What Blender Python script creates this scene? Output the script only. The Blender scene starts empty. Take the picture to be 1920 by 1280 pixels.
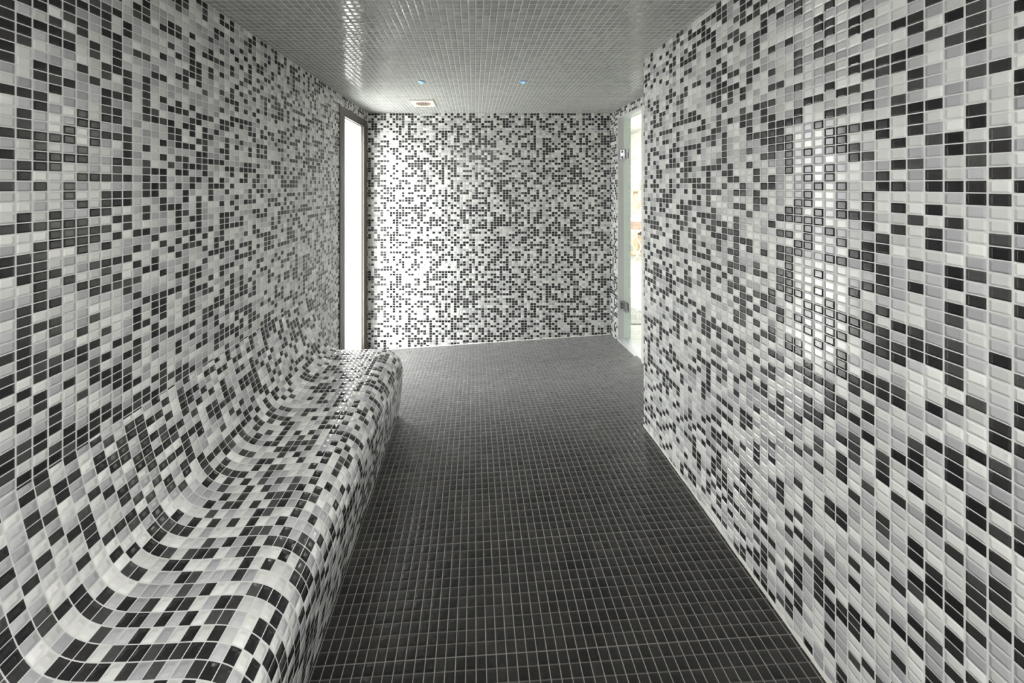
import bpy, bmesh, math, random
from mathutils import Vector

random.seed(7)
sc = bpy.context.scene
C = sc.collection

# ------------------------------------------------------------------ camera
EYE = 1.43                      # eye height; world z = 0 is about the floor at the bench
cam_d = bpy.data.cameras.new('camera')
cam = bpy.data.objects.new('camera', cam_d)
C.objects.link(cam)
cam.location = (0, 0, EYE)
cam.rotation_euler = (math.pi / 2, 0, 0)
cam_d.sensor_fit = 'HORIZONTAL'
cam_d.sensor_width = 36.0
cam_d.lens = 36.0 * 650.0 / 1920.0
cam_d.shift_x = 70.0 / 1920.0
cam_d.shift_y = -292.0 / 1920.0
cam_d.clip_start = 0.02
sc.camera = cam

# ------------------------------------------------------------------ light
w = bpy.data.worlds.new('world')
sc.world = w
w.use_nodes = True
bg = w.node_tree.nodes['Background']
bg.inputs[0].default_value = (0.975, 0.985, 1.0, 1)
bg.inputs[1].default_value = 30.0
# overcast sky: brighter overhead, dimmer pale ground below the horizon
_tc = w.node_tree.nodes.new('ShaderNodeTexCoord')
_sp = w.node_tree.nodes.new('ShaderNodeSeparateXYZ')
_mr = w.node_tree.nodes.new('ShaderNodeMapRange')
_mr.inputs[1].default_value, _mr.inputs[2].default_value = -0.25, 0.85
_mr.inputs[3].default_value, _mr.inputs[4].default_value = 4.5, 19.5
w.node_tree.links.new(_tc.outputs['Generated'], _sp.inputs[0])
w.node_tree.links.new(_sp.outputs[2], _mr.inputs[0])
w.node_tree.links.new(_mr.outputs[0], bg.inputs[1])

sc.view_settings.view_transform = 'Standard'
sc.view_settings.look = 'None'
sc.view_settings.gamma = 1.0
sc.view_settings.use_curve_mapping = False
sc.view_settings.exposure = 0.82
sc.cycles.max_bounces = 10
sc.cycles.diffuse_bounces = 6
sc.cycles.glossy_bounces = 5
sc.cycles.transparent_max_bounces = 12
sc.cycles.sample_clamp_indirect = 8.0


def area_light(name, loc, rot, sx, sy, power, color=(1, 1, 1), portal=False):
    ld = bpy.data.lights.new(name, 'AREA')
    ld.shape = 'RECTANGLE'
    ld.size, ld.size_y = sx, sy
    ld.energy = power
    ld.color = color
    ld.cycles.is_portal = portal
    o = bpy.data.objects.new(name, ld)
    o.location = loc
    o.rotation_euler = rot
    C.objects.link(o)
    return o


# daylight enters by the tall window (portal only guides the sampling)
area_light('window_daylight_portal', (-1.20, 3.01, 0.95), (0, -math.pi / 2, 0), 2.2, 0.5, 1, portal=True)
# unseen area light added under the ceiling to brighten the room beyond the door
area_light('spa_room_fill', (2.7, 5.7, 2.66), (0, 0, 0), 1.2, 2.6, 95, (1.0, 0.985, 0.985))
# unseen fill light added behind the camera to lift the near walls
area_light('added_fill_light', (0.0, -0.70, 2.12), (0, 0, 0), 1.4, 0.9, 31, (1.0, 0.99, 0.985))

# ------------------------------------------------------------------ measures
T = 0.030                       # mosaic pitch
TV = 0.02416                    # mosaic pitch up the walls
XL, XR, XN = -1.046, 1.339, 0.947       # left wall, right wall (beyond), right wall (near)
YB, YN, YF = 3.40, 1.942, -1.25         # back wall, end of the near right wall, wall behind the camera
ZC = 0.711 + EYE


def lerp_tab(tab, x):
    if x <= tab[0][0]:
        return tab[0][1]
    for (a, va), (b, vb) in zip(tab, tab[1:]):
        if x <= b:
            k = (x - a) / (b - a)
            return va + (vb - va) * k
    return tab[-1][1]


G = [(-1.3, -1.396), (1.18, -1.396), (1.7, -1.400), (1.94, -1.407), (2.3, -1.447), (2.75, -1.507), (3.4, -1.549), (3.6, -1.56)]


def floor_z(x, y):
    g = sum(lerp_tab(G, y + d) for d in (-0.15, 0, 0.15)) / 3.0 if y < 3.2 else lerp_tab(G, y)
    return g + 0.068 * x + EYE


# ------------------------------------------------------------------ node helpers
class NT:
    def __init__(self, name):
        self.m = bpy.data.materials.new(name)
        self.m.use_nodes = True
        self.t = self.m.node_tree
        self.b = self.t.nodes['Principled BSDF']
        self.out = self.t.nodes['Material Output']

    def n(self, kind, **kw):
        o = self.t.nodes.new(kind)
        for k, v in kw.items():
            setattr(o, k, v)
        return o

    def put(self, sock, v):
        if v is None:
            return
        if hasattr(v, 'is_linked') or isinstance(v, bpy.types.NodeSocket):
            self.t.links.new(v, sock)
        else:
            sock.default_value = v

    def math(self, op, a, b=None, c=None, clamp=False):
        o = self.n('ShaderNodeMath', operation=op)
        o.use_clamp = clamp
        self.put(o.inputs[0], a)
        if b is not None:
            self.put(o.inputs[1], b)
        if c is not None:
            self.put(o.inputs[2], c)
        return o.outputs[0]

    def smooth(self, v, lo, hi, to0=0.0, to1=1.0):
        o = self.n('ShaderNodeMapRange', interpolation_type='SMOOTHSTEP')
        self.put(o.inputs[0], v)
        o.inputs[1].default_value = lo
        o.inputs[2].default_value = hi
        o.inputs[3].default_value = to0
        o.inputs[4].default_value = to1
        return o.outputs[0]

    def mix(self, f, a, b):
        o = self.n('ShaderNodeMix', data_type='RGBA')
        self.put(o.inputs[0], f)
        self.put(o.inputs[6], a)
        self.put(o.inputs[7], b)
        return o.outputs[2]

    def noise(self, vec, scale, detail=2.0):
        o = self.n('ShaderNodeTexNoise')
        if vec is not None:
            self.put(o.inputs['Vector'], vec)
        o.inputs['Scale'].default_value = scale
        o.inputs['Detail'].default_value = detail
        return o.outputs[0]

    def ramp(self, f, stops, interp='CONSTANT'):
        o = self.n('ShaderNodeValToRGB')
        cr = o.color_ramp
        cr.interpolation = interp
        while len(cr.elements) < len(stops):
            cr.elements.new(0.5)
        for e, (p, c) in zip(cr.elements, stops):
            e.position = p
            e.color = c if len(c) == 4 else (*c, 1)
        self.put(o.inputs[0], f)
        return o.outputs[0]


def lin(r, g=None, b=None):
    if g is None:
        g = b = r
    f = lambda c: ((c / 255 + 0.055) / 1.055) ** 2.4 if c > 10 else c / 255 / 12.92
    return (f(r), f(g), f(b), 1)


def mosaic(name, stops, grout, rough, bump, seed, grout_w=0.055, bevel=0.20, tilt=0.10, cluster=0.25, cross=None, wave=0.0,
           jitter=0.12, rough_grout=0.7, dirt=0.0, spec=0.5, sheen_lift=0.0, sheen_rough=0.3):
    """Small glazed tiles: UV is counted in tiles, so each whole number is a joint."""
    k = NT(name)
    uv = k.n('ShaderNodeTexCoord').outputs['UV']
    add = k.n('ShaderNodeVectorMath', operation='ADD')
    k.put(add.inputs[0], uv)
    add.inputs[1].default_value = (seed * 100.0, seed * 37.0, 0)
    uv = add.outputs[0]
    cell = k.n('ShaderNodeVectorMath', operation='FLOOR')
    k.put(cell.inputs[0], uv)
    fr = k.n('ShaderNodeVectorMath', operation='FRACTION')
    k.put(fr.inputs[0], uv)
    s = k.n('ShaderNodeSeparateXYZ')
    k.put(s.inputs[0], fr.outputs[0])
    fx, fy = s.outputs[0], s.outputs[1]
    cx = k.math('SUBTRACT', fx, 0.5)
    cy = k.math('SUBTRACT', fy, 0.5)
    ex = k.math('SUBTRACT', 0.5, k.math('ABSOLUTE', cx))
    ey = k.math('SUBTRACT', 0.5, k.math('ABSOLUTE', cy))
    # rounded-corner distance to the joint
    d = k.math('SMOOTH_MIN', ex, ey, 0.06)
    tile = k.smooth(d, grout_w - 0.012, grout_w + 0.012)
    wn = k.n('ShaderNodeTexWhiteNoise', noise_dimensions='2D')
    k.put(wn.inputs['Vector'], cell.outputs[0])
    off = k.n('ShaderNodeVectorMath', operation='ADD')
    k.put(off.inputs[0], cell.outputs[0])
    off.inputs[1].default_value = (513.3, 77.7, 0)
    wn2 = k.n('ShaderNodeTexWhiteNoise', noise_dimensions='2D')
    k.put(wn2.inputs['Vector'], off.outputs[0])
    sc2 = k.n('ShaderNodeSeparateColor')
    k.put(sc2.inputs[0], wn2.outputs['Color'])
    pick = wn.outputs['Value']
    if cluster:
        ns = k.noise(cell.outputs[0], 0.33, 1.0)
        pick = k.math('ADD', pick, k.math('MULTIPLY', k.math('SUBTRACT', ns, 0.5), cluster), clamp=True)
    col = k.ramp(pick, stops)
    # slight firing variation of each tile
    var = k.math('ADD', k.math('MULTIPLY', k.math('SUBTRACT', wn2.outputs['Value'], 0.5), jitter * 2), 1.0)
    hsv = k.n('ShaderNodeHueSaturation')
    k.put(hsv.inputs['Value'], var)
    k.put(hsv.inputs['Color'], col)
    col = hsv.outputs[0]
    if dirt:
        big = k.smooth(k.noise(uv, 0.09, 5.0), 0.42, 0.72)
        col = k.mix(k.math('MULTIPLY', big, dirt), col, lin(150, 148, 140))
    gn = k.noise(uv, 0.6, 4.0)
    gcol = k.mix(gn, grout, tuple(c * 0.72 for c in grout[:3]) + (1,))
    if cross:                       # joints across the run take a darker colour
        sy = k.n('ShaderNodeSeparateXYZ')
        k.put(sy.inputs[0], uv)
        # ...except where two mosaic sheets meet, every eleventh row
        row = k.math('FRACT', k.math('DIVIDE', k.math('ADD', sy.outputs[1], 0.5), 11.0))
        sheet = k.math('ADD', k.math('MULTIPLY', k.math('GREATER_THAN', row, 1.0 / 11.0), 0.4), 0.6)
        gcol = k.mix(k.math('MULTIPLY', sheet, k.smooth(k.math('SUBTRACT', ex, ey), -0.01, 0.03)), gcol, cross)
    base = k.mix(tile, gcol, col)
    k.put(k.b.inputs['Base Color'], base)
    rr = k.math('ADD', k.math('MULTIPLY', tile, rough - rough_grout), rough_grout)
    rr = k.math('ADD', rr, k.math('MULTIPLY', k.math('SUBTRACT', sc2.outputs[2], 0.5), rough * 0.6))
    k.put(k.b.inputs['Roughness'], rr)
    k.b.inputs['Specular IOR Level'].default_value = spec
    if sheen_lift:                        # sheen added to brighten the far floor at glancing angles
        k.b.inputs['Sheen Weight'].default_value = sheen_lift
        k.b.inputs['Sheen Roughness'].default_value = sheen_rough
    px_ = k.smooth(ex, grout_w * 0.6, bevel)
    py_ = k.smooth(ey, grout_w * 0.6, bevel)
    h = k.math('MULTIPLY', px_, py_)
    tl = k.math('ADD', k.math('MULTIPLY', cx, k.math('SUBTRACT', sc2.outputs[0], 0.5)),
                k.math('MULTIPLY', cy, k.math('SUBTRACT', sc2.outputs[1], 0.5)))
    h = k.math('ADD', h, k.math('MULTIPLY', tl, tilt))
    if wave:                        # hand-laid surface, slightly wavy
        h = k.math('ADD', h, k.math('MULTIPLY', k.noise(uv, 0.45, 2.0), wave))
    bp = k.n('ShaderNodeBump')
    bp.inputs['Strength'].default_value = 1.0
    bp.inputs['Distance'].default_value = bump
    k.put(bp.inputs['Height'], h)
    k.put(k.b.inputs['Normal'], bp.outputs[0])
    return k.m


DARK, DARK2, DARK3 = lin(36, 36, 37), lin(54, 53, 53), lin(76, 76, 75)
MID, MID2 = lin(178, 178, 180), lin(195, 195, 196)
PALE, WHITE = lin(213, 213, 210), lin(231, 231, 227)


def mix_stops(dark, mid):
    return [(0.0, DARK), (dark * 0.45, DARK2), (dark * 0.8, DARK3), (dark, MID), (dark + mid * 0.5, MID2),
            (dark + mid, PALE), (dark + mid + (1 - dark - mid) * 0.45, WHITE)]


GROUT = lin(236, 236, 232)
M_back = mosaic('mosaic_back', mix_stops(0.46, 0.22), GROUT, 0.16, 0.0016, 1)
M_left = mosaic('mosaic_left', mix_stops(0.42, 0.24), GROUT, 0.16, 0.0016, 2)
M_right = mosaic('mosaic_right', mix_stops(0.36, 0.24), GROUT, 0.14, 0.0016, 3, grout_w=0.045)
M_bench = mosaic('mosaic_bench', mix_stops(0.42, 0.24), GROUT, 0.12, 0.0022, 4, grout_w=0.035, bevel=0.34, tilt=0.45)
M_ceil = mosaic('mosaic_ceiling', [(0.0, lin(163, 164, 161)), (0.5, lin(171, 172, 169)), (0.8, lin(179, 180, 177))],
                lin(232, 232, 228), 0.13, 0.0016, 5, grout_w=0.065, tilt=0.42, jitter=0.05)
M_floor = mosaic('mosaic_floor', [(0.0, lin(27, 26, 25)), (0.4, lin(31, 30, 28)), (0.8, lin(36, 34, 32))],
                 lin(142, 139, 131), 0.3, 0.0006, 6, grout_w=0.043, bevel=0.30, tilt=0.10, jitter=0.12, dirt=0.05, wave=3.0, sheen_lift=1.0, sheen_rough=0.37, spec=0.2, cross=lin(84, 81, 76))


def plain(name, col, rough=0.5, metal=0.0, noise_amt=0.06, noise_scale=30.0, bump=0.0, emit=None, spec=0.5):
    k = NT(name)
    co = k.n('ShaderNodeTexCoord').outputs['Object']
    nz = k.noise(co, noise_scale, 4.0)
    dk = tuple(c * (1 - noise_amt * 2) for c in col[:3]) + (1,)
    k.put(k.b.inputs['Base Color'], k.mix(nz, col, dk))
    k.b.inputs['Roughness'].default_value = rough
    k.b.inputs['Metallic'].default_value = metal
    k.b.inputs['Specular IOR Level'].default_value = spec
    if bump:
        bp = k.n('ShaderNodeBump')
        bp.inputs['Distance'].default_value = bump
        k.put(bp.inputs['Height'], nz)
        k.put(k.b.inputs['Normal'], bp.outputs[0])
    if emit:
        k.b.inputs['Emission Color'].default_value = emit[0]
        k.b.inputs['Emission Strength'].default_value = emit[1]
    return k.m


def wood(name, c1, c2, scale=14.0, rough=0.5):
    k = NT(name)
    co = k.n('ShaderNodeTexCoord').outputs['Object']
    mp = k.n('ShaderNodeMapping')
    mp.inputs['Scale'].default_value = (1, 1, 0.12)
    k.put(mp.inputs['Vector'], co)
    nz = k.noise(mp.outputs[0], scale * 3, 5.0)
    k.put(k.b.inputs['Base Color'], k.mix(nz, c1, c2))
    k.b.inputs['Roughness'].default_value = rough
    return k.m


def glass(name, tint, ior=1.5):
    k = NT(name)
    tr = k.n('ShaderNodeBsdfTransparent')
    tr.inputs[0].default_value = tint
    gl = k.n('ShaderNodeBsdfGlossy')
    gl.inputs['Roughness'].default_value = 0.02
    lw = k.n('ShaderNodeLayerWeight')
    lw.inputs['Blend'].default_value = 0.5
    fz = k.math('ADD', k.math('MULTIPLY', k.math('POWER', lw.outputs['Facing'], 5.0), 0.9), 0.04, clamp=True)
    nz = k.noise(k.n('ShaderNodeTexCoord').outputs['Object'], 3.0)
    bp = k.n('ShaderNodeBump')
    bp.inputs['Distance'].default_value = 0.0005
    k.put(bp.inputs['Height'], nz)
    k.put(gl.inputs['Normal'], bp.outputs[0])
    mx = k.n('ShaderNodeMixShader')
    k.put(mx.inputs[0], fz)
    k.put(mx.inputs[1], tr.outputs[0])
    k.put(mx.inputs[2], gl.outputs[0])
    k.t.links.new(mx.outputs[0], k.out.inputs[0])
    return k.m


def marble(name):
    k = NT(name)
    co = k.n('ShaderNodeTexCoord').outputs['Object']
    n1 = k.noise(co, 5.0, 6.0)
    vein = k.smooth(k.math('ABSOLUTE', k.math('SUBTRACT', n1, 0.5)), 0.0, 0.03, 1.0, 0.0)
    c = k.mix(k.math('MULTIPLY', vein, 0.22), k.mix(n1, lin(224, 224, 220), lin(204, 206, 204)), lin(140, 142, 140))
    k.put(k.b.inputs['Base Color'], c)
    k.b.inputs['Roughness'].default_value = 0.25
    return k.m


def boards(name, c1, c2, line, width, axis=1):
    k = NT(name)
    co = k.n('ShaderNodeTexCoord').outputs['Object']
    s = k.n('ShaderNodeSeparateXYZ')
    k.put(s.inputs[0], co)
    v = k.math('DIVIDE', s.outputs[axis], width)
    f = k.math('FRACT', v)
    e = k.math('SUBTRACT', 0.5, k.math('ABSOLUTE', k.math('SUBTRACT', f, 0.5)))
    g = k.smooth(e, 0.01, 0.035)
    nz = k.noise(co, 4.0, 5.0)
    k.put(k.b.inputs['Base Color'], k.mix(g, line, k.mix(nz, c1, c2)))
    k.b.inputs['Roughness'].default_value = 0.5
    return k.m


def pebbles(name):
    k = NT(name)
    co = k.n('ShaderNodeTexCoord').outputs['Object']
    vo = k.n('ShaderNodeTexVoronoi', feature='DISTANCE_TO_EDGE')
    vo.inputs['Scale'].default_value = 38.0
    k.put(vo.inputs['Vector'], co)
    e = k.smooth(vo.outputs['Distance'], 0.04, 0.14)
    vc = k.n('ShaderNodeTexVoronoi')
    vc.inputs['Scale'].default_value = 38.0
    k.put(vc.inputs['Vector'], co)
    s = k.n('ShaderNodeSeparateColor')
    k.put(s.inputs[0], vc.outputs['Color'])
    c = k.mix(s.outputs[0], lin(215, 215, 212), lin(180, 180, 176))
    k.put(k.b.inputs['Base Color'], k.mix(e, lin(135, 135, 130), c))
    k.b.inputs['Roughness'].default_value = 0.35
    bp = k.n('ShaderNodeBump')
    bp.inputs['Distance'].default_value = 0.006
    k.put(bp.inputs['Height'], e)
    k.put(k.b.inputs['Normal'], bp.outputs[0])
    return k.m


M_bronze = plain('bronze_frame', lin(84, 76, 68), 0.38, 0.35, 0.08, 60)
M_seal = plain('white_seal', lin(235, 232, 226), 0.4)
M_darkseal = plain('dark_gasket', lin(40, 36, 34), 0.6)
M_pane = glass('window_glass', (0.97, 0.98, 0.97, 1))
M_doorglass = glass('door_glass', (0.93, 0.96, 0.955, 1))
M_marble = marble('marble')
M_jamb = plain('grey_stone_jamb', lin(202, 203, 204), 0.4, 0, 0.05, 6)
M_jamb2 = plain('pale_stone_jamb', lin(222, 230, 227), 0.4, 0, 0.03, 6)
M_chrome = plain('chrome', lin(205, 205, 208), 0.12, 1.0, 0.02)
M_screw = plain('screw_steel', lin(120, 120, 122), 0.3, 1.0, 0.05)
M_white = plain('white_plastic', lin(238, 232, 222), 0.35, 0, 0.03)
M_ventin = plain('vent_dark', lin(120, 96, 84), 0.7)
M_slat = plain('vent_slat', lin(196, 170, 154), 0.5)
M_led = plain('blue_led', lin(150, 205, 255), 0.2, 0, 0, emit=((0.22, 0.55, 1.0, 1), 0.9))
M_ledring = plain('brushed_ring', lin(176, 204, 232), 0.30, 0.6)
M_plaster = plain('white_plaster', lin(244, 243, 238), 0.8, 0, 0.02, 8, 0.002)
M_grout = plain('white_grout', lin(232, 230, 222), 0.8, 0, 0.10, 40, 0.002)
M_deck = boards('stone_boards', lin(206, 205, 197), lin(190, 189, 182), lin(140, 138, 131), 0.17)
M_pebble = pebbles('pebble_mosaic')
M_oak = wood('pale_oak', lin(222, 206, 178), lin(200, 178, 146))
M_oak2 = wood('warm_oak', lin(210, 186, 156), lin(182, 154, 124))
M_whitewood = plain('white_paint', lin(240, 238, 232), 0.45, 0, 0.02)
M_wicker = plain('tan_wicker', lin(204, 176, 160), 0.7, 0, 0.15, 45, 0.004)
M_linen = plain('linen', lin(238, 240, 238), 0.9, 0, 0.05, 50, 0.002)
M_terra = plain('terracotta', lin(206, 178, 148), 0.75, 0, 0.10, 12)
M_black = plain('blackened_iron', lin(60, 58, 58), 0.5, 0.6)
M_clear = glass('lantern_glass', (0.86, 0.88, 0.86, 1))
M_blue = plain('pale_blue_cloth', lin(224, 232, 236), 0.9, 0, 0.06, 40, 0.002)


# ------------------------------------------------------------------ mesh helpers
def tag(o, label=None, cat=None, group=None, kind=None):
    if label:
        o['label'] = label
    if cat:
        o['category'] = cat
    if group:
        o['group'] = group
    if kind:
        o['kind'] = kind
    return o


def empty(name, loc, rz=0.0):
    o = bpy.data.objects.new(name, None)
    o.location = loc
    o.rotation_euler = (0, 0, rz)
    o.empty_display_size = 0.05
    C.objects.link(o)
    return o


def link(name, bm, mat, parent=None, loc=(0, 0, 0), smooth=False, uv=False):
    bmesh.ops.recalc_face_normals(bm, faces=bm.faces)
    if uv:
        lay = bm.loops.layers.uv.verify()
        for f in bm.faces:
            n = f.normal
            ax = max(range(3), key=lambda i: abs(n[i]))
            for l in f.loops:
                p = l.vert.co + Vector(loc)
                if ax == 0:
                    l[lay].uv = ((p.y - YB) / T, (p.z - ZC) / TV)
                elif ax == 1:
                    l[lay].uv = ((p.x - XL) / T, (p.z - ZC) / TV)
                else:
                    l[lay].uv = ((p.x - XL) / T, (p.y - YB) / T)
    me = bpy.data.meshes.new(name)
    bm.to_mesh(me)
    bm.free()
    if smooth:
        for p in me.polygons:
            p.use_smooth = True
    me.materials.append(mat)
    o = bpy.data.objects.new(name, me)
    o.location = loc
    if parent:
        o.parent = parent
    C.objects.link(o)
    return o


def add_box(bm, x0, x1, y0, y1, z0, z1, bevel=0.0):
    r = bmesh.ops.create_cube(bm, size=1.0)
    vs = r['verts']
    for v in vs:
        v.co = Vector((x0 + (v.co.x + .5) * (x1 - x0), y0 + (v.co.y + .5) * (y1 - y0), z0 + (v.co.z + .5) * (z1 - z0)))
    if bevel:
        es = list({e for v in vs for e in v.link_edges})
        bmesh.ops.bevel(bm, geom=es, offset=bevel, segments=2, profile=0.6, affect='EDGES')
    return vs


def add_bar(bm, a, b, wdt, dpt=None, bevel=0.0):
    """square bar from a to b"""
    dpt = dpt or wdt
    a, b = Vector(a), Vector(b)
    d = b - a
    r = bmesh.ops.create_cube(bm, size=1.0)
    q = d.to_track_quat('Z', 'Y')
    for v in r['verts']:
        p = Vector((v.co.x * wdt, v.co.y * dpt, v.co.z * d.length))
        v.co = q @ p + (a + b) / 2
    if bevel:
        es = list({e for v in r['verts'] for e in v.link_edges})
        bmesh.ops.bevel(bm, geom=es, offset=bevel, segments=2, profile=0.6, affect='EDGES')


def add_lathe(bm, prof, seg=24, centre=(0, 0, 0)):
    """prof: list of (r, z)"""
    rings = []
    cx, cy, cz = centre
    for r, z in prof:
        if r < 1e-5:
            rings.append([bm.verts.new((cx, cy, cz + z))])
        else:
            rings.append([bm.verts.new((cx + r * math.cos(2 * math.pi * i / seg), cy + r * math.sin(2 * math.pi * i / seg), cz + z)) for i in range(seg)])
    for A, B in zip(rings, rings[1:]):
        for i in range(seg):
            j = (i + 1) % seg
            if len(A) == 1 and len(B) == 1:
                continue
            if len(A) == 1:
                bm.faces.new((A[0], B[i], B[j]))
            elif len(B) == 1:
                bm.faces.new((A[i], A[j], B[0]))
            else:
                bm.faces.new((A[i], A[j], B[j], B[i]))


def structure(name, boxes, mat, uv=True, bevel=0.0):
    bm = bmesh.new()
    for b in boxes:
        add_box(bm, *b, bevel=bevel)
    return tag(link(name, bm, mat, uv=uv), kind='structure')


# ------------------------------------------------------------------ room shell
TH = 0.12
structure('wall_back', [(XL - TH, XR + TH, YB, YB + TH, -0.25, ZC + 0.1)], M_back)

# left wall with its tall opening
WY0, WY1, WZ1 = 2.677, 3.352, 0.623 + EYE
structure('wall_left', [(XL - TH, XL, YF, WY0, -0.25, ZC + 0.1), (XL - TH, XL, WY1, YB, -0.25, ZC + 0.1),
                        (XL - TH, XL, WY0, WY1, WZ1, ZC + 0.1)], M_left)
# right wall beyond the corner, with the door opening
DY0, DY1, DZ0, DZ1 = 2.765, 3.247, 0.005, 0.640 + EYE
structure('wall_right_far', [(XR, XR + TH, YN, DY0, -0.25, ZC + 0.1), (XR, XR + TH, DY1, YB, -0.25, ZC + 0.1),
                             (XR, XR + TH, DY0, DY1, DZ1, ZC + 0.1), (XR, XR + TH, DY0, DY1, -0.25, DZ0 - 0.03)], M_back)
structure('wall_right', [(XN, XR + TH, YF, YN, -0.25, ZC + 0.1)], M_right)
structure('wall_front', [(XL - TH, XR + TH, YF - TH, YF, -0.25, ZC + 0.1)], M_left)
structure('ceiling', [(XL - TH, XR + TH, YF - TH, YB + TH, ZC, ZC + 0.12)], M_ceil)

# floor: falls towards the far left, tiles follow it
bm = bmesh.new()
lay = bm.loops.layers.uv.verify()
nx, ny = 24, 60
x0, x1, y0, y1 = XL - 0.05, XR + 0.02, YF - 0.05, YB + 0.05
gv = [[bm.verts.new((x0 + (x1 - x0) * i / nx, y0 + (y1 - y0) * j / ny, 0)) for i in range(nx + 1)] for j in range(ny + 1)]
for row in gv:
    for v in row:
        v.co.z = floor_z(v.co.x, v.co.y)
for j in range(ny):
    for i in range(nx):
        f = bm.faces.new((gv[j][i], gv[j][i + 1], gv[j + 1][i + 1], gv[j + 1][i]))
        for l in f.loops:
            l[lay].uv = ((l.vert.co.x - XL) / T, (l.vert.co.y - YB) / T)
# thickness so the floor is a slab
ret = bmesh.ops.extrude_face_region(bm, geom=list(bm.faces))
for g in ret['geom']:
    if isinstance(g, bmesh.types.BMVert):
        g.co.z -= 0.12
tag(link('floor', bm, M_floor, smooth=False), kind='structure')


# uneven white grout bead where wall meets floor
def bead(name, pts, out, h, dpt):
    bm = bmesh.new()
    prev = None
    a, b = Vector(pts[0]), Vector(pts[1])
    n = int((b - a).length / 0.03)
    for i in range(n + 1):
        p = a.lerp(b, i / n)
        z = floor_z(p.x, p.y)
        hh = h * random.uniform(0.55, 1.3)
        dd = dpt * random.uniform(0.6, 1.3)
        o = Vector(out)
        cur = [bm.verts.new((p.x, p.y, z - 0.01)), bm.verts.new((p.x + o.x * dd, p.y + o.y * dd, z - 0.01)),
               bm.verts.new((p.x + o.x * dd, p.y + o.y * dd, z + 0.0015)), bm.verts.new((p.x + o.x * 0.0015, p.y + o.y * 0.0015, z + hh)),
               bm.verts.new((p.x, p.y, z + hh))]
        if prev:
            for q in range(5):
                r = (q + 1) % 5
                bm.faces.new((prev[q], prev[r], cur[r], cur[q]))
        else:
            bm.faces.new(cur)
        prev = cur
    bm.faces.new(prev)
    return tag(link(name, bm, M_grout), kind='structure')


bead('trim_1', [(XL, YB, 0), (XR, YB, 0)], (0, -1, 0), 0.009, 0.004)
bead('trim_2', [(XN, YF, 0), (XN, YN, 0)], (-1, 0, 0), 0.014, 0.003)
# white edging on the free corner of the near right wall, door threshold, marble door lining
structure('trim_3', [(XR - 0.004, XR + 0.0, DY0 - 0.03, DY0 + 0.012, -0.02, DZ1), (XR + 0.0005, XR + 0.040, DY0, DY0 + 0.012, -0.02, DZ1)], M_seal, bevel=0.001)
structure('trim_4', [(XR - 0.004, XR + 0.125, DY0, DY1, DZ0 - 0.05, DZ0)], M_jamb, bevel=0.002)
for nm, xa, xb, mt in (('trim_5', XR - 0.002, XR + 0.050, M_jamb), ('trim_8', XR + 0.0505, XR + 0.118, M_jamb2)):
    structure(nm, [(xa, xb, DY1 - 0.012, DY1, DZ0, DZ1 - 0.012), (xa + 0.042 * (nm == 'trim_5'), xb, DY0, DY0 + 0.012, DZ0, DZ1 - 0.012),
                   (xa, xb, DY0, DY1, DZ1 - 0.012, DZ1)], mt, bevel=0.001)

# ------------------------------------------------------------------ window_1
win = tag(empty('window_1', (XL, (WY0 + WY1) / 2, -0.2)), kind='structure')
wl = win.location


def frame_boxes(xa, xb, y0, y1, z0, z1, wy, wz, bottom=True):
    bm = bmesh.new()
    bs = [(xa, xb, y0, y0 + wy, z0, z1), (xa, xb, y1 - wy, y1, z0, z1), (xa, xb, y0 + wy, y1 - wy, z1 - wz, z1)]
    if bottom:
        bs.append((xa, xb, y0 + wy, y1 - wy, z0, z0 + wz))
    for b in bs:
        add_box(bm, b[0] - wl.x, b[1] - wl.x, b[2] - wl.y, b[3] - wl.y, b[4] - wl.z, b[5] - wl.z, bevel=0.0015)
    return bm


Zb = -0.2
link('window_frame', frame_boxes(XL - 0.012, XL + 0.008, WY0, WY1, Zb, WZ1, 0.098, 0.070), M_bronze, win)
link('gasket', frame_boxes(XL - 0.018, XL - 0.012, WY0 + 0.09, WY1 - 0.09, Zb, WZ1 - 0.06, 0.014, 0.014), M_darkseal, win)
link('glazing_bead', frame_boxes(XL - 0.060, XL - 0.018, WY0 + 0.09, WY1 - 0.09, Zb, WZ1 - 0.06, 0.012, 0.012), M_seal, win)
link('outer_frame', frame_boxes(XL - 0.12, XL - 0.088, WY0 + 0.02, WY1 - 0.02, Zb, WZ1 - 0.01, 0.082, 0.062), M_seal, win)
bm = bmesh.new()
add_box(bm, -0.066, -0.060, WY0 + 0.095 - wl.y, WY1 - 0.095 - wl.y, 0.02, WZ1 - 0.065 - wl.z)
link('pane', bm, M_pane, win)

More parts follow.
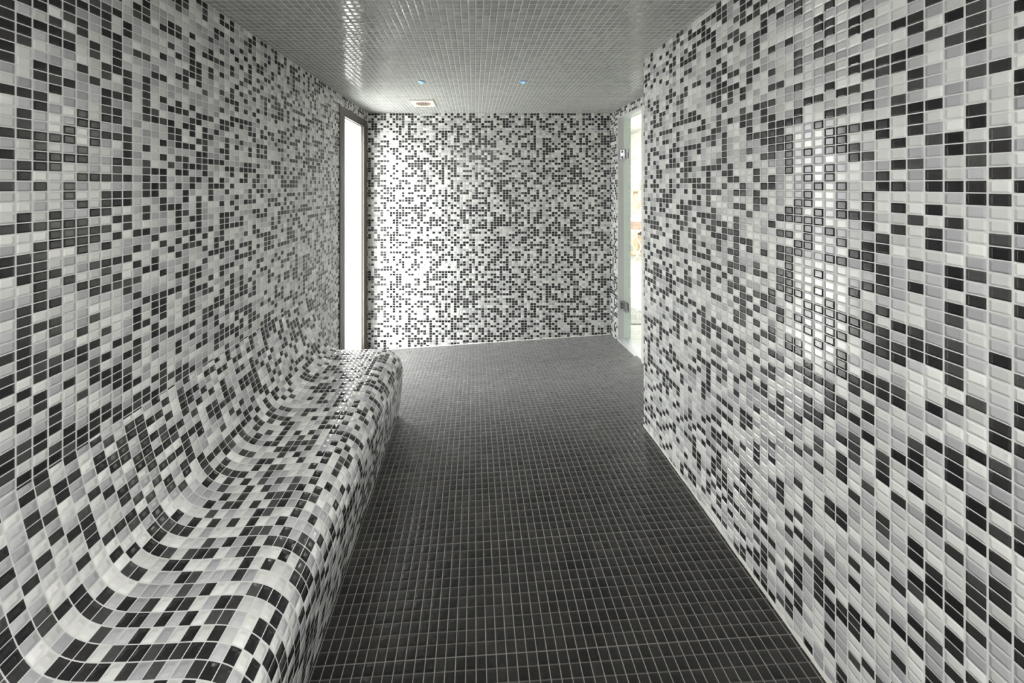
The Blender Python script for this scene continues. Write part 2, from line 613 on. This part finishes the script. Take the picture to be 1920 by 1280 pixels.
# ------------------------------------------------------------------ door_1 (frameless glass leaf)
door = tag(empty('door_1', (1.389, DY1 - 0.012, DZ0)), kind='structure')
bm = bmesh.new()
gy0, gy1 = DY0 + 0.016, DY1 - 0.017
add_box(bm, -0.005, 0.005, gy0 - door.location.y, gy1 - door.location.y, 0.006, DZ1 - 0.018 - DZ0, bevel=0.001)
link('glass_leaf', bm, M_doorglass, door)
for zc in (0.290 + EYE, -1.112 + EYE):
    bm = bmesh.new()
    add_box(bm, -0.034, 0.026, -0.010, 0.0, zc - 0.043 - DZ0, zc + 0.043 - DZ0, bevel=0.002)      # plate on the jamb
    add_box(bm, -0.018, 0.012, -0.030, -0.010, zc - 0.028 - DZ0, zc + 0.028 - DZ0, bevel=0.003)   # knuckle
    hg = link('hinge', bm, M_chrome, door)
    bm = bmesh.new()
    add_box(bm, -0.014, -0.0052, -0.095, -0.028, zc - 0.043 - DZ0, zc + 0.043 - DZ0, bevel=0.002)
    add_box(bm, 0.0052, 0.014, -0.095, -0.028, zc - 0.043 - DZ0, zc + 0.043 - DZ0, bevel=0.002)
    link('clamp_plate', bm, M_chrome, hg)
    for dz in (-0.022, 0.022):
        bm = bmesh.new()
        add_lathe(bm, [(0, 0), (0.0065, 0), (0.0065, 0.003), (0.003, 0.0035), (0, 0.0025)], 12)
        for v in bm.verts:
            c = v.co.copy()
            v.co = Vector((c.x - 0.022, -0.010 - c.z, zc + dz - DZ0 + c.y))
        link('screw', bm, M_screw, hg)

# ------------------------------------------------------------------ bench
K = 2.22 / 650.0
PROF_PX = [(584, 552), (587, 566), (592, 585), (598, 604), (604, 622), (611, 637), (621, 648), (637, 653.5), (660, 654), (685, 653),
           (705, 652), (720, 652.5), (733, 656), (744, 663.5), (751, 672), (755, 684), (756, 698), (754.5, 720), (752, 742),
           (749.5, 762), (747.5, 778), (746, 800)]
ctrl = [Vector(((px - 890) * K, (348 - py) * K + EYE)) for px, py in PROF_PX]
ctrl[0].x = XL + 0.0005


def catmull(P, n=5):
    out = []
    for i in range(len(P) - 1):
        p0, p1, p2, p3 = P[max(i - 1, 0)], P[i], P[i + 1], P[min(i + 2, len(P) - 1)]
        for k in range(n):
            t = k / n
            out.append(0.5 * ((2 * p1) + (p2 - p0) * t + (2 * p0 - 5 * p1 + 4 * p2 - p3) * t * t + (3 * p1 - p0 - 3 * p2 + p3) * t ** 3))
    out.append(P[-1].copy())
    return out


prof = catmull(ctrl)
bm = bmesh.new()
lay = bm.loops.layers.uv.verify()
arc = [-(ctrl[0].y - ZC) / TV]
for a, b in zip(prof, prof[1:]):
    arc.append(arc[-1] + math.hypot((b.x - a.x) / T, (b.y - a.y) / TV))
YE = 2.22
ys = [YF + 0.002 + (YE - 0.014 - YF) * i / 40 for i in range(41)]
cen = Vector((-0.80, 0.25))
rows = []
for y in ys:
    rows.append((y, [bm.verts.new((p.x, y, p.y)) for p in prof]))
# small rounding at the far end
for dy, sh in ((0.005, 0.0012), (0.009, 0.004), (0.012, 0.010)):
    y = YE - 0.012 + dy
    rows.append((y, [bm.verts.new((p.x + (cen.x - p.x) * sh * 1.2 if i > 30 else p.x, y, p.y - sh * (1.0 if i > 18 else 0.3))) for i, p in enumerate(prof)]))
for (ya, A), (yb, B) in zip(rows, rows[1:]):
    for i in range(len(prof) - 1):
        f = bm.faces.new((A[i], A[i + 1], B[i + 1], B[i]))
        f.smooth = True
        for l, (yy, s) in zip(f.loops, ((ya, arc[i]), (ya, arc[i + 1]), (yb, arc[i + 1]), (yb, arc[i]))):
            l[lay].uv = ((yy - YB) / T, -s)
for (yy, R) in (rows[0], rows[-1]):
    a = bm.verts.new((XL + 0.0005, yy, prof[-1].y))
    f = bm.faces.new(R + [a])
    for l in f.loops:
        l[lay].uv = ((l.vert.co.x - XL) / T, (l.vert.co.z - ZC) / TV)
bench = link('bench', bm, M_bench)
for p in bench.data.polygons:
    p.use_smooth = len(p.vertices) == 4
tag(bench, 'long built-in bench covered in black, grey and white mosaic along the left wall', 'bench')


# ------------------------------------------------------------------ ceiling fittings
def led(px, py, label):
    y = 0.711 * 650 / (348 - py)
    x = (px - 890) * y / 650
    r = empty('ceiling_spotlight', (x, y, ZC))
    tag(r, label, 'ceiling light', 'blue ceiling spotlights')
    bm = bmesh.new()
    add_lathe(bm, [(0.0125, 0.0), (0.025, 0.0), (0.0262, -0.002), (0.0245, -0.0045), (0.018, -0.0075), (0.0135, -0.0075), (0.0125, -0.004), (0.0125, 0.0)], 32)
    link('trim_ring', bm, M_ledring, r, smooth=True)
    bm = bmesh.new()
    add_lathe(bm, [(0.0125, -0.003), (0.0125, -0.0085), (0.0105, -0.0115), (0.0062, -0.0135), (0, -0.014)], 24)
    link('lens', bm, M_led, r, smooth=True)
    return r


led(791, 153, 'small blue glowing ceiling spotlight above the square vent, left of the two')
led(981, 153, 'small blue glowing ceiling spotlight away from the vent, right of the two')

vx, vy, vs = -0.441, 2.985, 0.098
vent = tag(empty('ceiling_vent', (vx, vy, ZC)), 'square white plastic vent with round slatted grille set in the tiled ceiling', 'vent')
bm = bmesh.new()
# square plate with a round hole
seg = 32
Ri = 0.066
for z0_, flip in ((-0.007, False), (-0.001, True)):
    pass
inner = [(Ri * math.cos(2 * math.pi * i / seg), Ri * math.sin(2 * math.pi * i / seg)) for i in range(seg)]


def sq(i):
    a = 2 * math.pi * i / seg
    c, s = math.cos(a), math.sin(a)
    m = max(abs(c), abs(s))
    return (vs * c / m, vs * 1.12 * s / m)


outer = [sq(i) for i in range(seg)]
L = {}
for nm, pts, z in (('it', inner, 0.0), ('ib', inner, -0.008), ('ob', [(x * .97, y * .97) for x, y in outer], -0.008), ('om', outer, -0.006), ('ot', outer, 0.0)):
    L[nm] = [bm.verts.new((x, y, z)) for x, y in pts]
for A, B in (('it', 'ib'), ('ib', 'ob'), ('ob', 'om'), ('om', 'ot'), ('ot', 'it')):
    for i in range(seg):
        j = (i + 1) % seg
        bm.faces.new((L[A][i], L[A][j], L[B][j], L[B][i]))
link('vent_plate', bm, M_white, vent)
bm = bmesh.new()
add_lathe(bm, [(0, -0.0005), (Ri, -0.0005), (Ri, -0.0015), (0, -0.0015)], seg)
link('backing', bm, M_ventin, vent)
for i in range(6):
    x = -0.05 + i * 0.02
    hl = math.sqrt(max(Ri ** 2 - x ** 2, 0.0001)) * 0.98
    bm = bmesh.new()
    add_bar(bm, (x, -hl, -0.0055), (x, hl, -0.0055), 0.0105, 0.0018)
    for v in bm.verts:       # tip the slat
        dz = (v.co.x - x) * 0.35
        v.co.z += dz
    link('slat', bm, M_slat, vent)

# ------------------------------------------------------------------ the room beyond the glass door
GX0, GX1, GY0, GY1, GZ = XR + TH, 3.72, 1.2, 9.5, 0.0
GC = 104 / 305 * GX1 + EYE
structure('floor_spa_room', [(GX0, GX1, GY0, GY1, -0.12, 0.0)], M_deck, uv=False)
structure('wall_spa_right', [(GX1, GX1 + 0.1, GY0, GY1, -0.12, GC + 0.1)], M_plaster, uv=False)
structure('wall_spa_back', [(XR, GX1, GY1, GY1 + 0.1, -0.12, GC + 0.1)], M_plaster, uv=False)
structure('wall_spa_front', [(GX0, GX1, GY0 - 0.1, GY0, -0.12, GC + 0.1)], M_plaster, uv=False)
structure('wall_spa_left', [(XR, GX0, YB + TH, GY1, -0.12, GC + 0.1)], M_plaster, uv=False)
structure('ceiling_spa_room', [(XR, GX1 + 0.1, GY0, GY1 + 0.1, GC, GC + 0.1), (GX0, GX0 + 0.06, GY0, YB + TH, ZC + 0.1, GC)], M_plaster, uv=False)
structure('trim_6', [(GX1 - 0.035, GX1, GY0, GY1, GC - 0.05, GC)], M_marble, uv=False, bevel=0.008)
structure('trim_7', [(GX1 - 0.012, GX1, GY0, GY1, EYE + 0.62, EYE + 0.635)], M_marble, uv=False)

# pebble bed let into the floor (lies flush, its edge runs across at an angle)
bm = bmesh.new()
pts = [(1.46, 3.57), (3.2, 3.57), (3.2, 2.95 + 0.62 + 0.0), (2.25, 3.66), (1.75, 4.18), (1.46, 4.42)]
pts = [(1.46, 3.57), (2.6, 3.57), (1.98, 3.80), (1.78, 4.10), (1.46, 4.42)]
lo = [bm.verts.new((x, y, 0.0)) for x, y in pts]
hi = [bm.verts.new((x, y, 0.012)) for x, y in pts]
bm.faces.new(hi)
bm.faces.new(lo[::-1])
for i in range(len(pts)):
    j = (i + 1) % len(pts)
    bm.faces.new((lo[i], lo[j], hi[j], hi[i]))
tag(link('pebble_bed', bm, M_pebble), 'bed of white pebbles set in the floor beyond the glass door', 'pebbles', kind='stuff')


def P(px, py, y):
    return ((px - 890) * y / 650, y, (348 - py) * y / 650 + EYE)


# white folding luggage stand with crossed legs
SY = 6.6
s0 = empty('folding_stand', (P(1193, 484, SY)[0], SY, 0.0))
tag(s0, 'white folding stand with crossed legs holding the tan basket beyond the glass door', 'stand')
hw, hh, dp = 0.155, 0.60, 0.42
for yy in (-dp / 2, dp / 2):
    for a, b in (((-hw, 0.012), (hw, hh - 0.015)), ((hw, 0.012), (-hw, hh - 0.015))):
        bm = bmesh.new()
        off = 0.011 if a[0] < 0 else -0.011
        add_bar(bm, (a[0], yy + off, a[1]), (b[0], yy + off, b[1]), 0.022, 0.018, 0.002)
        link('leg', bm, M_whitewood, s0)
for x, z in ((-hw, 0.013), (hw, 0.013), (-hw, hh), (hw, hh)):
    bm = bmesh.new()
    add_bar(bm, (x, -dp / 2 - 0.03, z), (x, dp / 2 + 0.03, z), 0.024, 0.024, 0.002)
    link('crossbar', bm, M_whitewood, s0)
for yy in (-dp / 2, dp / 2):
    bm = bmesh.new()
    add_bar(bm, (-hw, yy, hh), (hw, yy, hh), 0.020, 0.020, 0.002)
    link('top_rail', bm, M_whitewood, s0)

# basket resting on it, with a cloth lining
b0 = empty('storage_basket', (s0.location.x, SY, hh + 0.012))
tag(b0, 'tan woven basket sitting on the white folding stand beyond the glass door', 'basket')
bm = bmesh.new()
for z0, z1, s in ((0, 0.165, 1.0),):
    vs8 = add_box(bm, -0.155, 0.155, -0.2, 0.2, 0, 0.17, bevel=0.012)
for v in bm.verts:
    v.co.x *= 0.9 + 0.1 * v.co.z / 0.17
    v.co.y *= 0.9 + 0.1 * v.co.z / 0.17
link('basket_body', bm, M_wicker, b0)
bm = bmesh.new()
add_box(bm, -0.165, 0.165, -0.21, 0.21, 0.15, 0.195, bevel=0.014)
link('cloth_liner', bm, M_linen, b0)
tw = tag(empty('folded_towel', (s0.location.x + 0.06, SY, hh + 0.012 + 0.195)), 'pale folded towel lying on top of the tan basket', 'towel')
for q in range(2):
    bm = bmesh.new()
    add_box(bm, -0.085 + q * .004, 0.085 - q * .003, -0.15, 0.15, 0.001 + q * 0.030, 0.031 + q * 0.030, bevel=0.013)
    link('fold', bm, M_blue, tw, smooth=True)

# oak post stand behind it: turned post, shelf beam, brace and bracket
PY = 7.15
x_post = P(1191.5, 400, PY)[0]
st = tag(empty('wooden_rack', (x_post, PY, 0.0)), 'pale oak rack with a turned post and shelf beam behind the white stand', 'rack')
zb = P(0, 357, PY)[2]
bm = bmesh.new()
add_lathe(bm, [(0.0, 0.0), (0.11, 0.0), (0.115, 0.02), (0.11, 0.05), (0.06, 0.075), (0.045, 0.11), (0.045, 0.55), (0.058, 0.57), (0.058, 0.60), (0.045, 0.62),
               (0.042, zb - 0.14), (0.055, zb - 0.12), (0.055, zb - 0.09), (0.044, zb - 0.075), (0.05, zb - 0.022), (0, zb - 0.022)], 24)
link('post', bm, M_oak, st, smooth=True)
bm = bmesh.new()
add_box(bm, -0.14, 0.42, -0.11, 0.11, zb - 0.022, zb + 0.022, bevel=0.006)
link('shelf', bm, M_oak2, st)
bm = bmesh.new()
z1, z2 = P(0, 392, PY)[2], P(0, 372, PY)[2]
add_bar(bm, (0.035, 0, z1), (0.155, 0, z2), 0.028, 0.028, 0.004)
link('brace', bm, M_oak2, st)
bm = bmesh.new()
add_bar(bm, (0.155, 0, P(0, 386, PY)[2]), (0.155, 0, P(0, 366, PY)[2]), 0.05, 0.04, 0.006)
link('bracket', bm, M_oak2, st)
hk = []
bm = bmesh.new()
prev = None
for i in range(9):
    a = math.radians(-60 + i * 15)
    p = (0.155 - 0.025 + 0.02 * math.cos(a * 1.4), -0.03, P(0, 376, PY)[2] + 0.07 * math.sin(a * 1.4))
    if prev:
        add_bar(bm, prev, p, 0.013, 0.013)
    prev = p
link('hook', bm, M_black, st)
bm = bmesh.new()
add_box(bm, -0.13, 0.30, -0.018, 0.018, P(0, 385.5, PY)[2] - 0.008, P(0, 385.5, PY)[2] + 0.008, bevel=0.003)
link('rail', bm, M_oak2, st)

# glass lantern on the shelf
lx = P(1203, 345, PY)[0]
ln = tag(empty('glass_lantern', (lx, PY, zb + 0.022)), 'clear glass bell lantern standing on the oak rack shelf', 'lantern')
bm = bmesh.new()
add_lathe(bm, [(0.022, 0.012), (0.036, 0.03), (0.046, 0.08), (0.045, 0.12), (0.030, 0.155), (0.016, 0.165), (0.014, 0.163), (0.027, 0.152), (0.042, 0.118), (0.043, 0.08), (0.033, 0.032), (0.02, 0.015), (0.022, 0.012)], 24)
link('globe', bm, M_clear, ln, smooth=True)
bm = bmesh.new()
add_lathe(bm, [(0, 0), (0.032, 0), (0.034, 0.004), (0.026, 0.012), (0, 0.012)], 24)
link('lantern_base', bm, M_black, ln)
bm = bmesh.new()
add_lathe(bm, [(0.017, 0.163), (0.019, 0.172), (0.008, 0.182), (0, 0.184)], 24)
link('cap', bm, M_black, ln)

# terracotta jar on the floor by the rack post
jx = P(1201, 440, PY + 0.27)[0]
jr = tag(empty('terracotta_jar', (jx, PY + 0.27, 0.0)), 'terracotta jar on the floor right of the oak rack post', 'jar')
bm = bmesh.new()
add_lathe(bm, [(0, 0), (0.08, 0), (0.115, 0.06), (0.125, 0.16), (0.11, 0.27), (0.075, 0.33), (0.065, 0.36), (0.075, 0.385), (0.068, 0.39), (0.055, 0.36), (0.06, 0.33), (0, 0.30)], 28)
link('body', bm, M_terra, jr, smooth=True)
bm = bmesh.new()
add_lathe(bm, [(0, 0.388), (0.078, 0.388), (0.08, 0.40), (0.04, 0.415), (0.015, 0.42), (0.018, 0.44), (0, 0.447)], 28)
link('jar_lid', bm, M_black, jr, smooth=True)

# ground outside the window
structure('terrace_ground', [(XL - 4.0, XL - TH, 0.2, 6.5, -0.35, -0.22)], M_plaster, uv=False)
